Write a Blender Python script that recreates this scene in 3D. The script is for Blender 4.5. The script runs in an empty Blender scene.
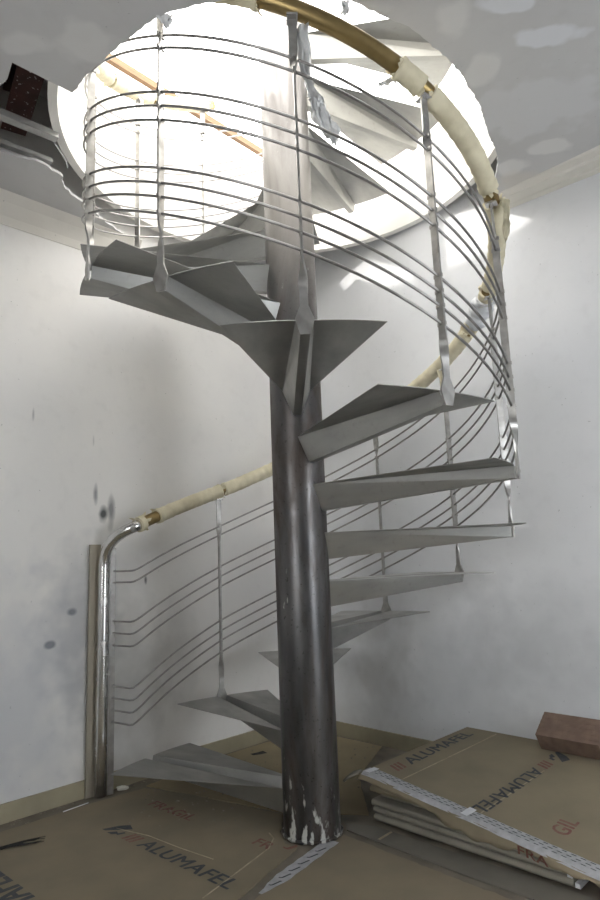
import bpy, bmesh, math, random
from mathutils import Vector, Matrix, noise
random.seed(7)
scene = bpy.context.scene
COL = scene.collection
PI = math.pi

# ------------------------------------------------------------------ materials
def newmat(name):
    m = bpy.data.materials.new(name); m.use_nodes = True
    nt = m.node_tree; b = nt.nodes['Principled BSDF']
    return m, nt, b

def N(nt, kind, **kw):
    n = nt.nodes.new(kind)
    for k, v in kw.items(): setattr(n, k, v)
    return n

def mixc(nt, fac, a, b):
    n = N(nt, 'ShaderNodeMix', data_type='RGBA')
    for sock, v in ((0, fac), (6, a), (7, b)):
        if hasattr(v, 'links') or hasattr(v, 'is_linked'): nt.links.new(v, n.inputs[sock])
        elif isinstance(v, (int, float)): n.inputs[sock].default_value = v
        else: n.inputs[sock].default_value = (*v, 1)
    return n.outputs[2]

def math2(nt, op, a, b=0.0, clamp=False):
    n = N(nt, 'ShaderNodeMath', operation=op, use_clamp=clamp)
    for i, v in enumerate((a, b)):
        if isinstance(v, (int, float)): n.inputs[i].default_value = v
        else: nt.links.new(v, n.inputs[i])
    return n.outputs[0]

def noise_fac(nt, vec, scale, detail=4, lo=.4, hi=.6, rough=.5, dist=0):
    n = N(nt, 'ShaderNodeTexNoise'); n.inputs['Scale'].default_value = scale
    n.inputs['Detail'].default_value = detail; n.inputs['Roughness'].default_value = rough
    n.inputs['Distortion'].default_value = dist
    nt.links.new(vec, n.inputs['Vector'])
    r = N(nt, 'ShaderNodeMapRange'); r.inputs[1].default_value = lo; r.inputs[2].default_value = hi
    nt.links.new(n.outputs[0], r.inputs[0])
    return r.outputs[0]

def coords(nt, scale=(1, 1, 1), obj=True):
    tc = N(nt, 'ShaderNodeTexCoord'); mp = N(nt, 'ShaderNodeMapping')
    mp.inputs['Scale'].default_value = scale
    nt.links.new(tc.outputs['Object'], mp.inputs[0])
    return mp.outputs[0]

def bump(nt, b, fac, strength, dist=.01):
    n = N(nt, 'ShaderNodeBump'); n.inputs['Strength'].default_value = strength
    n.inputs['Distance'].default_value = dist
    nt.links.new(fac, n.inputs['Height']); nt.links.new(n.outputs[0], b.inputs['Normal'])

def simple(name, a, b2=None, rough=.6, metal=0, scale=20, bs=0, stretch=(1, 1, 1), r2=None, lo=.35, hi=.65):
    m, nt, b = newmat(name)
    b.inputs['Roughness'].default_value = rough; b.inputs['Metallic'].default_value = metal
    v = coords(nt, stretch)
    f = noise_fac(nt, v, scale, lo=lo, hi=hi)
    nt.links.new(mixc(nt, f, a, b2 or a), b.inputs['Base Color'])
    if r2 is not None:
        rr = N(nt, 'ShaderNodeMapRange'); rr.inputs[3].default_value = rough; rr.inputs[4].default_value = r2
        nt.links.new(f, rr.inputs[0]); nt.links.new(rr.outputs[0], b.inputs['Roughness'])
    if bs: bump(nt, b, f, bs, .005)
    return m

def spots(nt, col, pos, items):
    """items: centre xyz, radii xyz, colour, strength, softness – stains with a shape of their own"""
    wob = N(nt, 'ShaderNodeTexNoise'); wob.inputs['Scale'].default_value = 9
    nt.links.new(pos, wob.inputs['Vector'])
    for c, r, rgb, s, soft in items:
        sub = N(nt, 'ShaderNodeVectorMath', operation='SUBTRACT'); sub.inputs[1].default_value = c
        nt.links.new(pos, sub.inputs[0])
        dv = N(nt, 'ShaderNodeVectorMath', operation='DIVIDE'); dv.inputs[1].default_value = r
        nt.links.new(sub.outputs[0], dv.inputs[0])
        ln = N(nt, 'ShaderNodeVectorMath', operation='LENGTH'); nt.links.new(dv.outputs[0], ln.inputs[0])
        d = math2(nt, 'ADD', ln.outputs['Value'], math2(nt, 'MULTIPLY', math2(nt, 'SUBTRACT', wob.outputs[0], .5), 1.6))
        mr = N(nt, 'ShaderNodeMapRange'); mr.inputs[1].default_value = 1 + soft; mr.inputs[2].default_value = 1 - soft
        mr.inputs[3].default_value = 0; mr.inputs[4].default_value = s
        nt.links.new(d, mr.inputs[0])
        col = mixc(nt, mr.outputs[0], col, rgb)
    return col

def wall_mat(name, a, b2, items=(), rough=.75):
    m, nt, b = newmat(name)
    b.inputs['Roughness'].default_value = rough
    g = N(nt, 'ShaderNodeNewGeometry'); pos = g.outputs['Position']
    f = noise_fac(nt, pos, 1.3, detail=6, lo=.3, hi=.7)
    f2 = noise_fac(nt, pos, 14, detail=6, lo=.55, hi=.85)
    c = mixc(nt, f, a, b2)
    c = mixc(nt, math2(nt, 'MULTIPLY', f2, .18), c, tuple(x*.6 for x in a))
    sp = noise_fac(nt, pos, 60, detail=2, lo=.74, hi=.78)
    c = mixc(nt, math2(nt, 'MULTIPLY', sp, .4), c, (.1, .1, .1))
    c = spots(nt, c, pos, items)
    nt.links.new(c, b.inputs['Base Color'])
    bump(nt, b, noise_fac(nt, pos, 7, detail=8, lo=.2, hi=.8), .12, .01)
    return m

DK = (.05, .055, .06); GR = (.25, .25, .26)
M_wl = wall_mat('plaster_left', (.82, .80, .765), (.72, .71, .70), [
    ((-1.005, .52, 1.325), (.026, .026, .042), DK, .95, .35), ((-1.035, .49, 1.42), (.012, .012, .05), GR, .9, .4),
    ((-.975, .55, 1.345), (.018, .018, .075), (.15, .15, .16), .8, .5), ((-1.115, .41, .85), (.024, .024, .018), DK, .95, .35),
    ((-1.185, .34, .71), (.026, .026, .017), DK, .95, .3), ((-.83, .695, .98), (.008, .008, .022), DK, .9, .4),
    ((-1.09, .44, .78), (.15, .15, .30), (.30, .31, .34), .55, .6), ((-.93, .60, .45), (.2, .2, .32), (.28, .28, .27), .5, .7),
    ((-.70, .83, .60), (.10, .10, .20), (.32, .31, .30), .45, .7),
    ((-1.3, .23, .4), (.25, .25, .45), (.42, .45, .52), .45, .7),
    ((-1.27, .26, 1.80), (.006, .006, .03), GR, .6, .4), ((-1.05, .48, 1.70), (.006, .006, .03), GR, .5, .4)])
M_wr = wall_mat('plaster_right', (.76, .765, .78), (.67, .68, .70), [
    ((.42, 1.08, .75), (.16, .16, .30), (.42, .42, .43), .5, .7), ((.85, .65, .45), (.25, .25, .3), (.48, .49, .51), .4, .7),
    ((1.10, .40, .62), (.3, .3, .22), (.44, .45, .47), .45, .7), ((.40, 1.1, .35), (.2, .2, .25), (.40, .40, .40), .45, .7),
    ((.5, 1.0, 1.98), (.05, .05, .006), GR, .4, .5), ((.62, .88, 1.88), (.04, .04, .006), GR, .4, .5),
    ((.95, .55, 1.0), (.008, .008, .008), DK, .7, .4), ((.75, .75, .9), (.007, .007, .007), DK, .7, .4),
    ((1.15, .35, 2.55), (.006, .006, .012), DK, .7, .4)])
M_wf = wall_mat('plaster_front', (.68, .68, .68), (.60, .60, .60))
PL = (.69, .68, .66); BG = (.62, .57, .50)
M_ceil = wall_mat('plasterboard', (.56, .555, .55), (.48, .475, .475), [
    ((.97, -.72, 2.87), (.11, .05, 1), (.70, .71, .74), .75, .15), ((.745, -.86, 2.87), (.09, .035, 1), (.70, .71, .74), .75, .15),
    ((.76, -.56, 2.87), (.06, .08, 1), PL, .6, .2), ((.60, -.80, 2.87), (.05, .08, 1), PL, .5, .25),
    ((1.22, -.10, 2.87), (.09, .05, 1), PL, .7, .15), ((1.08, .05, 2.87), (.08, .06, 1), PL, .7, .2),
    ((1.05, -.35, 2.87), (.26, .17, 1), (.62, .62, .63), .6, .15),
    ((-.90, -.77, 2.87), (.09, .045, 1), PL, .45, .2), ((-.68, -.76, 2.87), (.10, .09, 1), PL, .45, .2),
    ((1.15, .15, 2.87), (.10, .08, 1), BG, .5, .4), ((.214, -.86, 2.87), (.12, .03, 1), PL, .5, .3)])
M_cove = wall_mat('cove_plaster', (.72, .69, .63), (.65, .62, .57))
M_base = simple('baseboard_paint', (.38, .34, .235), (.29, .26, .185), .6, scale=6, lo=.3, hi=.7)
M_floor = simple('dusty_floor', (.20, .17, .13), (.13, .11, .085), .8, scale=7, bs=.2)
def tread_metal(name, a, b2, rough, metal):
    m, nt, b = newmat(name)
    v = coords(nt, (1, 3, 3)); f = noise_fac(nt, v, 4, detail=6, lo=.3, hi=.7)
    f2 = noise_fac(nt, coords(nt), 40, detail=3, lo=.6, hi=.8)
    c = mixc(nt, f, a, b2); c = mixc(nt, math2(nt, 'MULTIPLY', f2, .25), c, (.20, .17, .14))
    nt.links.new(c, b.inputs['Base Color']); b.inputs['Metallic'].default_value = metal
    r = N(nt, 'ShaderNodeMapRange'); r.inputs[3].default_value = rough-.08; r.inputs[4].default_value = rough+.1
    nt.links.new(f, r.inputs[0]); nt.links.new(r.outputs[0], b.inputs['Roughness'])
    return m
M_tread = tread_metal('dull_sheet_steel', (.43, .43, .41), (.34, .34, .33), .38, .8)
M_chrome = simple('polished_steel', (.72, .71, .69), (.62, .61, .60), .16, .95, scale=12, r2=.28)
M_bar = simple('flat_bar_steel', (.50, .49, .475), (.34, .33, .31), .33, .85, scale=18, r2=.4)
M_rail = simple('drawn_steel_rod', (.36, .35, .34), (.28, .27, .26), .33, .9, scale=30)
M_brass = simple('dull_brass', (.34, .25, .11), (.24, .175, .08), .36, .85, scale=10, r2=.5)
M_paper = simple('masking_paper', (.74, .68, .50), (.62, .56, .40), .8, scale=16, bs=.5)
M_film = simple('torn_film', (.84, .84, .83), (.72, .72, .72), .35, scale=30, bs=.3)
def column_mat():
    m, nt, b = newmat('raw_steel_tube')
    g = N(nt, 'ShaderNodeNewGeometry'); pos = g.outputs['Position']
    mp = N(nt, 'ShaderNodeMapping'); mp.inputs['Scale'].default_value = (1, 1, .25); nt.links.new(pos, mp.inputs[0])
    f = noise_fac(nt, mp.outputs[0], 9, detail=8, lo=.35, hi=.65)
    c = mixc(nt, f, (.065, .065, .067), (.165, .160, .160))
    rust = noise_fac(nt, mp.outputs[0], 6, detail=10, lo=.46, hi=.62, rough=.65, dist=.6)
    sep0 = N(nt, 'ShaderNodeSeparateXYZ'); nt.links.new(pos, sep0.inputs[0])
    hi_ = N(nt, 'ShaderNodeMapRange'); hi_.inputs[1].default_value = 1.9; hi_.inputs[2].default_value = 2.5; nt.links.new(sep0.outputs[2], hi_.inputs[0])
    # the upper length of tube is lighter and greyer, with less rust and pitting
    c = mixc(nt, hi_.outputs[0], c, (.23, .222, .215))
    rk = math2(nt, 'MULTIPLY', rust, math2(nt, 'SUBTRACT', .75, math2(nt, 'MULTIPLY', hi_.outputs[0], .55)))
    c = mixc(nt, rk, c, (.085, .062, .050))
    pit = noise_fac(nt, pos, 70, detail=3, lo=.64, hi=.70)
    c = mixc(nt, math2(nt, 'MULTIPLY', pit, math2(nt, 'SUBTRACT', .55, math2(nt, 'MULTIPLY', hi_.outputs[0], .5))), c, (.03, .028, .026))
    sep = N(nt, 'ShaderNodeSeparateXYZ'); nt.links.new(pos, sep.inputs[0])
    low = N(nt, 'ShaderNodeMapRange'); low.inputs[1].default_value = .34; low.inputs[2].default_value = .02
    nt.links.new(sep.outputs[2], low.inputs[0])
    mp2 = N(nt, 'ShaderNodeMapping'); mp2.inputs['Scale'].default_value = (1, 1, .35); mp2.inputs['Rotation'].default_value = (.3, .2, 0)
    nt.links.new(pos, mp2.inputs[0])
    sc = N(nt, 'ShaderNodeTexNoise'); sc.inputs['Scale'].default_value = 34; sc.inputs['Detail'].default_value = 6
    nt.links.new(mp2.outputs[0], sc.inputs['Vector'])
    pf = math2(nt, 'ADD', sc.outputs[0], math2(nt, 'MULTIPLY', low.outputs[0], .17))
    pr = N(nt, 'ShaderNodeMapRange'); pr.inputs[1].default_value = .70; pr.inputs[2].default_value = .76
    nt.links.new(pf, pr.inputs[0])
    paint = pr.outputs[0]
    c = mixc(nt, paint, c, (.50, .50, .47))
    nt.links.new(c, b.inputs['Base Color'])
    met = math2(nt, 'MULTIPLY', math2(nt, 'SUBTRACT', 1.0, paint), .85); nt.links.new(met, b.inputs['Metallic'])
    r = N(nt, 'ShaderNodeMapRange'); r.inputs[3].default_value = .33; r.inputs[4].default_value = .6
    nt.links.new(rust, r.inputs[0]); nt.links.new(r.outputs[0], b.inputs['Roughness'])
    return m
M_col = column_mat()
M_lining = simple('lining_board', (.86, .84, .80), (.78, .76, .72), .6, scale=3)
M_slab = simple('slab_concrete', (.30, .29, .28), (.20, .19, .18), .9, scale=8, bs=.3)
M_beam = simple('red_primer_steel', (.13, .055, .045), (.07, .035, .03), .6, .1, scale=10)
def add_specks(m):
    nt = m.node_tree; b = nt.nodes['Principled BSDF']
    l = b.inputs['Base Color'].links[0].from_socket
    f = noise_fac(nt, coords(nt), 60, detail=2, lo=.66, hi=.69)
    nt.links.new(mixc(nt, f, l, (.6, .56, .55)), b.inputs['Base Color'])
add_specks(M_beam)
M_galv = simple('galvanised_profile', (.62, .62, .60), (.48, .48, .46), .45, .5, scale=14)
M_wood = simple('raw_timber', (.26, .16, .085), (.19, .12, .065), .7, scale=12, stretch=(1, 1, 8))
M_card = simple('cardboard', (.25, .205, .135), (.185, .155, .108), .85, scale=4, lo=.25, hi=.75)
M_card2 = simple('cardboard_yellowed', (.31, .25, .145), (.23, .19, .12), .85, scale=4, lo=.25, hi=.75)
M_card3 = simple('cardboard_box', (.265, .22, .145), (.20, .17, .115), .85, scale=5, lo=.25, hi=.75)
M_grey = simple('grey_hardboard', (.17, .155, .125), (.12, .11, .09), .8, scale=5, lo=.3, hi=.7)
M_board = simple('pale_board', (.29, .27, .22), (.22, .205, .17), .6, scale=6)
M_ink = simple('navy_ink', (.035, .042, .050), (.06, .062, .064), .7, scale=60)
M_inkred = simple('red_ink', (.17, .06, .045), (.21, .11, .08), .7, scale=60)
M_tape = simple('printed_tape', (.44, .44, .46), (.34, .34, .35), .4, scale=40)
M_white = simple('white_tape', (.75, .76, .78), (.65, .66, .68), .4, scale=20)
M_brick = simple('terracotta', (.20, .135, .10), (.15, .10, .075), .85, scale=25, bs=.4)
M_black = simple('black_fibre', (.012, .012, .012), (.03, .025, .022), .8, scale=40)
M_dirt = simple('rubble', (.30, .27, .22), (.16, .14, .11), .9, scale=40)
M_scrap = simple('plaster_scrap', (.62, .60, .56), (.50, .48, .44), .9, scale=40)
M_foam = simple('yellow_foam', (.62, .55, .34), (.48, .40, .22), .9, scale=30, bs=.6)
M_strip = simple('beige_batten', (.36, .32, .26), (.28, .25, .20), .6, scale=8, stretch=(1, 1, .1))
M_frame = simple('window_frame_paint', (.7, .7, .68), (.65, .65, .63), .4)
mg, ntg, bg = newmat('window_glass')
bg.inputs['Base Color'].default_value = (.95, .97, 1, 1); bg.inputs['Roughness'].default_value = .02
bg.inputs['Transmission Weight'].default_value = 1; bg.inputs['IOR'].default_value = 1.1

# ------------------------------------------------------------------ mesh helpers
class MB:
    def __init__(s): s.v = []; s.f = []; s.sm = []
    def add(s, vs, fs, smooth=False):
        o = len(s.v); s.v += [tuple(v) for v in vs]
        for f in fs: s.f.append([i+o for i in f]); s.sm.append(smooth)
        return s
    def box(s, a, b, rot=None, org=(0, 0, 0)):
        x0, y0, z0 = a; x1, y1, z1 = b
        vs = [Vector(p) for p in ((x0,y0,z0),(x1,y0,z0),(x1,y1,z0),(x0,y1,z0),(x0,y0,z1),(x1,y0,z1),(x1,y1,z1),(x0,y1,z1))]
        if rot is not None: vs = [rot @ v for v in vs]
        vs = [v + Vector(org) for v in vs]
        return s.add(vs, [(0,3,2,1),(4,5,6,7),(0,1,5,4),(1,2,6,5),(2,3,7,6),(3,0,4,7)])
    def prism(s, pts, z0, z1):
        n = len(pts)
        vs = [(x, y, z0) for x, y in pts] + [(x, y, z1) for x, y in pts]
        fs = [tuple(range(n-1, -1, -1)), tuple(range(n, 2*n))] + [(i, (i+1) % n, (i+1) % n+n, i+n) for i in range(n)]
        return s.add(vs, fs)
    def tube(s, path, r, seg=10, cap=True, ref=Vector((0, 0, 1)), jitter=0):
        path = [Vector(p) for p in path]; n = len(path)
        rs = r if isinstance(r, (list, tuple)) else [r]*n
        vs = []; prev = None
        for i, p in enumerate(path):
            t = (path[min(i+1, n-1)] - path[max(i-1, 0)]).normalized()
            if prev is None:
                u = t.cross(ref) if abs(t.dot(ref)) < .95 else t.cross(Vector((1, 0, 0)))
            else: u = prev - t*prev.dot(t)
            u.normalize(); w = t.cross(u); prev = u
            for k in range(seg):
                a = 2*PI*k/seg; q = rs[i]
                if jitter:
                    q *= 1 + jitter*noise.noise(Vector((p.x*40+math.cos(a)*2, p.y*40+math.sin(a)*2, p.z*60)))
                vs.append(p + u*math.cos(a)*q + w*math.sin(a)*q)
        fs = [(i*seg+k, i*seg+(k+1) % seg, (i+1)*seg+(k+1) % seg, (i+1)*seg+k) for i in range(n-1) for k in range(seg)]
        s.add(vs, fs, True)
        if cap:
            o = len(s.v)-n*seg
            s.f.append([o+k for k in range(seg-1, -1, -1)]); s.sm.append(False)
            s.f.append([o+(n-1)*seg+k for k in range(seg)]); s.sm.append(False)
        return s
    def build(s, name, mat, parent=None, loc=None, rotz=0):
        me = bpy.data.meshes.new(name); me.from_pydata(s.v, [], s.f); me.update()
        me.polygons.foreach_set('use_smooth', s.sm)
        bm = bmesh.new(); bm.from_mesh(me); bmesh.ops.recalc_face_normals(bm, faces=bm.faces); bm.to_mesh(me); bm.free()
        me.materials.append(mat)
        o = bpy.data.objects.new(name, me); COL.objects.link(o)
        if parent: o.parent = parent
        if loc: o.location = loc
        o.rotation_euler.z = rotz
        return o

def empty(name, label, cat, loc=(0, 0, 0), rz=0, group=None):
    o = bpy.data.objects.new(name, None); COL.objects.link(o); o.location = loc; o.rotation_euler.z = rz
    o.empty_display_size = .1
    return tag(o, label, cat, group)
def tag(o, label, cat, group=None):
    o['label'] = label; o['category'] = cat
    if group: o['group'] = group
    return o
def struct(o): o['kind'] = 'structure'; return o
def bevel(o, w=.003, seg=2):
    m = o.modifiers.new('b', 'BEVEL'); m.width = w; m.segments = seg; m.limit_method = 'ANGLE'; return o
def solid(o, t, off=0):
    m = o.modifiers.new('s', 'SOLIDIFY'); m.thickness = t; m.offset = off; return o

# ------------------------------------------------------------------ the room: a square room seen towards its far corner
ZC = 2.87; DL = 1.085; DR = 1.07; LEN = 4.5
s2 = math.sqrt(.5)
nL = Vector((-s2, s2, 0)); nR = Vector((s2, s2, 0))
CN = nL*DL + nR*DR                                   # far corner
dLft = Vector((-s2, -s2, 0)); dRgt = Vector((s2, -s2, 0))
cL = CN + dLft*LEN; cR = CN + dRgt*LEN; cF = CN + dLft*LEN + dRgt*LEN
TOP = 3.52
def wall_slab(p, q, n, z0, z1, t=.12, ext=0.0):
    d = (q-p).normalized(); a = p - d*ext; b = q + d*ext
    return [(a.x, a.y), (b.x, b.y), (b.x+n.x*t, b.y+n.y*t), (a.x+n.x*t, a.y+n.y*t)]
struct(MB().prism(wall_slab(CN, cL, nL, 0, TOP), -.1, TOP).build('wall_left', M_wl))
struct(MB().prism(wall_slab(CN, cR, nR, 0, TOP, ext=.12), -.1, TOP).build('wall_right', M_wr))
def added_window_wall(name, p, q, n, s0, s1, wz0, wz1, idx, light_w):  # unseen wall; its window and area lamp are added to light the room
    d = (q-p).normalized(); L = (q-p).length; t = .2
    mb = MB()
    def seg(a, b, z0, z1):
        A = p+d*a; B = p+d*b
        mb.prism([(A.x, A.y), (B.x, B.y), (B.x+n.x*t, B.y+n.y*t), (A.x+n.x*t, A.y+n.y*t)], z0, z1)
    seg(-.12, s0, -.1, TOP); seg(s1, L+.12, -.1, TOP); seg(s0, s1, -.1, wz0); seg(s0, s1, wz1, TOP)
    struct(mb.build(name, M_wf))
    R = Matrix.Rotation(math.atan2(d.y, d.x), 3, 'Z')
    root = bpy.data.objects.new('window_%d' % idx, None); COL.objects.link(root); struct(root)
    C0 = p + d*s0 + n*.10; root.location = C0
    W = s1-s0; H = wz1-wz0; f = .05
    fr = MB()
    for a, b in (((0, -.02, wz0), (f, .04, wz1)), ((W-f, -.02, wz0), (W, .04, wz1)), ((f, -.02, wz0), (W-f, .04, wz0+f)), ((f, -.02, wz1-f), (W-f, .04, wz1)), ((W/2-f/2, -.02, wz0+f), (W/2+f/2, .04, wz1-f))):
        fr.box(a, b, R)
    fr.build('window_frame', M_frame, root)
    gl = MB().box((f, .012, wz0+f), (W-f, .018, wz1-f), R); gl.build('pane', mg, root)
    ld = bpy.data.lights.new('daylight_%d' % idx, 'AREA'); ld.shape = 'RECTANGLE'; ld.size = W-.1; ld.size_y = H-.1  # added area lamp behind the camera, standing in for daylight
    ld.energy = light_w; ld.color = (.80, .90, 1.0)
    lo = bpy.data.objects.new('daylight_%d' % idx, ld); COL.objects.link(lo)
    c = p + d*(s0+s1)/2 - n*.02; lo.location = (c.x, c.y, (wz0+wz1)/2)
    lo.rotation_euler = Vector((n.x, n.y, 0)).to_track_quat('Z', 'Y').to_euler()   # shines along -Z = into the room
added_window_wall('wall_front_left', cL, cF, -nR, 1.5, 3.1, .9, 2.2, 1, 4)
added_window_wall('wall_front_right', cF, cR, -nL, 2.95, 3.8, .25, 2.35, 2, 15)  # tall added opening, placed to throw a highlight streak down the column
ew = .12
fl = [CN+nL*ew+nR*ew, cR+nR*ew-nL*.2, cF-nL*.2-nR*.2, cL+nL*ew-nR*.2]
struct(MB().prism([(p.x, p.y) for p in fl], -.22, -.0).build('floor', M_floor))

# plasterboard ceiling with the ragged opening that reaches the far corner
def rag(pts, amp, n=7):
    out = []
    for (x0, y0), (x1, y1) in zip(pts, pts[1:]):
        L = math.hypot(x1-x0, y1-y0); m = max(1, int(L/.018)) if amp else 1
        for i in range(m):
            t = i/m; j = amp*(noise.noise(Vector((x0+(x1-x0)*t, y0+(y1-y0)*t, .3))*25)+.6*random.uniform(-1, 1)) if i else 0
            nx, ny = -(y1-y0)/L, (x1-x0)/L
            out.append((x0+(x1-x0)*t+nx*j, y0+(y1-y0)*t+ny*j))
    out.append(pts[-1]); return out
R_in = CN + dRgt*1.58; L_in = CN + dLft*1.22
hole = rag([(R_in.x, R_in.y), (1.03, .16), (1.00, .0), (.954, -.107)], .004)[:-1] + \
       rag([(.954, -.107), (.90, -.19), (.863, -.264), (.815, -.37), (.742, -.473), (.67, -.575), (.58, -.668), (.46, -.769), (.38, -.814), (.25, -.885), (.10, -.925), (-.10, -.925), (-.261, -.90),
            (-.383, -.871), (-.46, -.83), (-.524, -.781), (-.60, -.725), (-.65, -.681), (-.72, -.63), (-.816, -.537)], .006)[:-1] + \
       [(-.816, -.537), (-.976, -.692), (-1.03, -.615), (-1.085, -.575), (-1.42, -.50)] + \
       rag([(-1.42, -.50), (-1.33, -.28), (-1.252, -.211), (-1.112, -.125), (-1.058, -.033), (-1.075, .08), (-1.033, .218), (L_in.x, L_in.y)], .009)
ring = [(cL.x, cL.y), (cF.x, cF.y), (cR.x, cR.y)]
pts = hole + ring
from mathutils.geometry import tessellate_polygon
tris = tessellate_polygon([[Vector((x, y, 0)) for x, y in pts]])
np0 = len(pts)
me = bpy.data.meshes.new('ceiling')
me.from_pydata([(x, y, ZC) for x, y in pts]+[(x, y, ZC+.013) for x, y in pts], [],
    [tuple(t) for t in tris]+[tuple(i+np0 for i in reversed(t)) for t in tris]+[(i, (i+1) % np0, (i+1) % np0+np0, i+np0) for i in range(np0)])
me.update(); me.materials.append(M_ceil)
ceil = bpy.data.objects.new('ceiling', me); COL.objects.link(ceil); struct(ceil)

# structural slab above, with the round opening
def ring_mesh(cx, cy, r0, outer, z0, z1, n=96):
    mb = MB(); inn = [(cx+r0*math.cos(2*PI*i/n), cy+r0*math.sin(2*PI*i/n)) for i in range(n)]
    out = []
    for i in range(n):
        a = 2*PI*i/n; d = Vector((math.cos(a), math.sin(a), 0)); t = 1e9
        for nn, dd in outer:
            k = d.dot(nn)
            if k > 1e-6: t = min(t, dd/k)
        out.append((d.x*t, d.y*t))
    vs = [(x, y, z0) for x, y in inn] + [(x, y, z0) for x, y in out] + [(x, y, z1) for x, y in inn] + [(x, y, z1) for x, y in out]
    fs = []
    for i in range(n):
        j = (i+1) % n
        fs += [(i, j, n+j, n+i), (2*n+i, 3*n+i, 3*n+j, 2*n+j), (i, 2*n+i, 2*n+j, j), (n+i, n+j, 3*n+j, 3*n+i)]
    return mb.add(vs, fs)
outer = [(nL, DL+.6), (nR, DR+.6), (-nL, LEN-DL+.6), (-nR, LEN-DR+.6)]
o = ring_mesh(0, 0, 1.055, outer, TOP, TOP+.10, 128).build('slab', M_slab); struct(o); o.name = 'trim_1'
n = 96; mb = MB()
vs = [(r_*math.cos(2*PI*i/n), r_*math.sin(2*PI*i/n), z) for r_, z in ((1.06, TOP+.101), (1.10, TOP+.101), (1.10, TOP+.125), (1.06, TOP+.125)) for i in range(n)]
fs = [(a_*n+i, a_*n+(i+1) % n, b_*n+(i+1) % n, b_*n+i) for a_, b_ in ((0, 1), (1, 2), (2, 3), (3, 0)) for i in range(n)]
struct(mb.add(vs, fs).build('trim_2', M_beam))
# cylindrical lining of the opening
n = 128; mb = MB(); RI, RO, LZ0, LZ1 = 1.012, 1.05, 2.985, TOP+.10
vs = [(r*math.cos(2*PI*i/n), r*math.sin(2*PI*i/n), z) for r, z in ((RI, LZ0), (RO, LZ0), (RO, LZ1), (RI, LZ1)) for i in range(n)]
fs = [(a*n+i, a*n+(i+1) % n, b*n+(i+1) % n, b*n+i) for a, b in ((0, 1), (1, 2), (2, 3), (3, 0)) for i in range(n)]
lin = mb.add(vs, fs, True).build('opening_lining', M_lining)
m = lin.modifiers.new('e', 'EDGE_SPLIT'); m.split_angle = .8
tag(lin, 'white curved lining ring around the round stairwell opening', 'stairwell lining')

# cove strips and baseboards
def strip(name, org, d, n, s0, s1, z0, z1, t, mat):
    A = org+d*s0; B = org+d*s1
    return struct(MB().prism([(A.x, A.y), (B.x, B.y), (B.x-n.x*t, B.y-n.y*t), (A.x-n.x*t, A.y-n.y*t)], z0, z1).build(name, mat))
def cove(name, d, n, dist, s0, s1, proj, h0, h1):
    """plaster cove: from the ceiling, proj inward, down to the wall"""
    vs = []
    for s_, h in ((s0, h0), (s1, h1)):
        for q, z in ((0.0, ZC), (proj, ZC), (proj*.62, ZC-h*.30), (proj*.22, ZC-h*.72), (.004, ZC-h), (0, ZC-h)):
            p = CN+d*s_-n*q; vs.append((p.x, p.y, z))
    m = 6; fs = [(i, (i+1) % m, m+(i+1) % m, m+i) for i in range(m)]+[tuple(range(m-1, -1, -1)), tuple(range(m, 2*m))]
    return struct(MB().add(vs, fs).build(name, M_cove))
cove('trim_left', dLft, nL, DL, 1.24, LEN, .075, .14, .15)
cove('trim_right', dRgt, nR, DR, 1.60, LEN-.05, .125, .035, .16)
strip('baseboard_left', CN, dLft, nL, .0, LEN, 0, .078, .012, M_base)
strip('baseboard_right', CN, dRgt, nR, .012, LEN, 0, .078, .012, M_base)

# ------------------------------------------------------------------ the spiral staircase
PH = .006; DEL = -.006; Z0 = -.035; RC = .113; RP = .901
def th(k): return PI/2 - (PI/6+DEL)*(k-3) + PH
def hp(k, R, off):
    a = th(k)
    if off == 1.075 and k < 2.2: off += .035*(2.2-k)/1.3
    return Vector((R*math.cos(a), R*math.sin(a), Z0+.2*k+off))
stair = empty('spiral_staircase', 'unfinished steel spiral staircase winding round a thick dark steel column', 'spiral staircase')
# column: hollow tube with a weld bead at the foot
mb = MB(); seg = 48; CT = 3.66
prof = [(RC, .004), (RC, CT), (RC-.008, CT), (RC-.008, CT-.6)]
vs = [(r*math.cos(2*PI*i/seg), r*math.sin(2*PI*i/seg), z) for r, z in prof for i in range(seg)]
fs = [(a*seg+i, a*seg+(i+1) % seg, (a+1)*seg+(i+1) % seg, (a+1)*seg+i) for a in range(3) for i in range(seg)]
o = mb.add(vs, fs, True).build('column', M_col, stair); m = o.modifiers.new('e', 'EDGE_SPLIT'); m.split_angle = .8
o['label'] = 'dark rusty steel column with paint scrapes at its foot'
mb = MB(); mb.tube([((RC+.002)*math.cos(2*PI*i/60), (RC+.002)*math.sin(2*PI*i/60), .011) for i in range(61)], [.006+.002*math.sin(i*1.7) for i in range(61)], 6, cap=False)
mb.build('weld_bead', M_col, stair)

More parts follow.
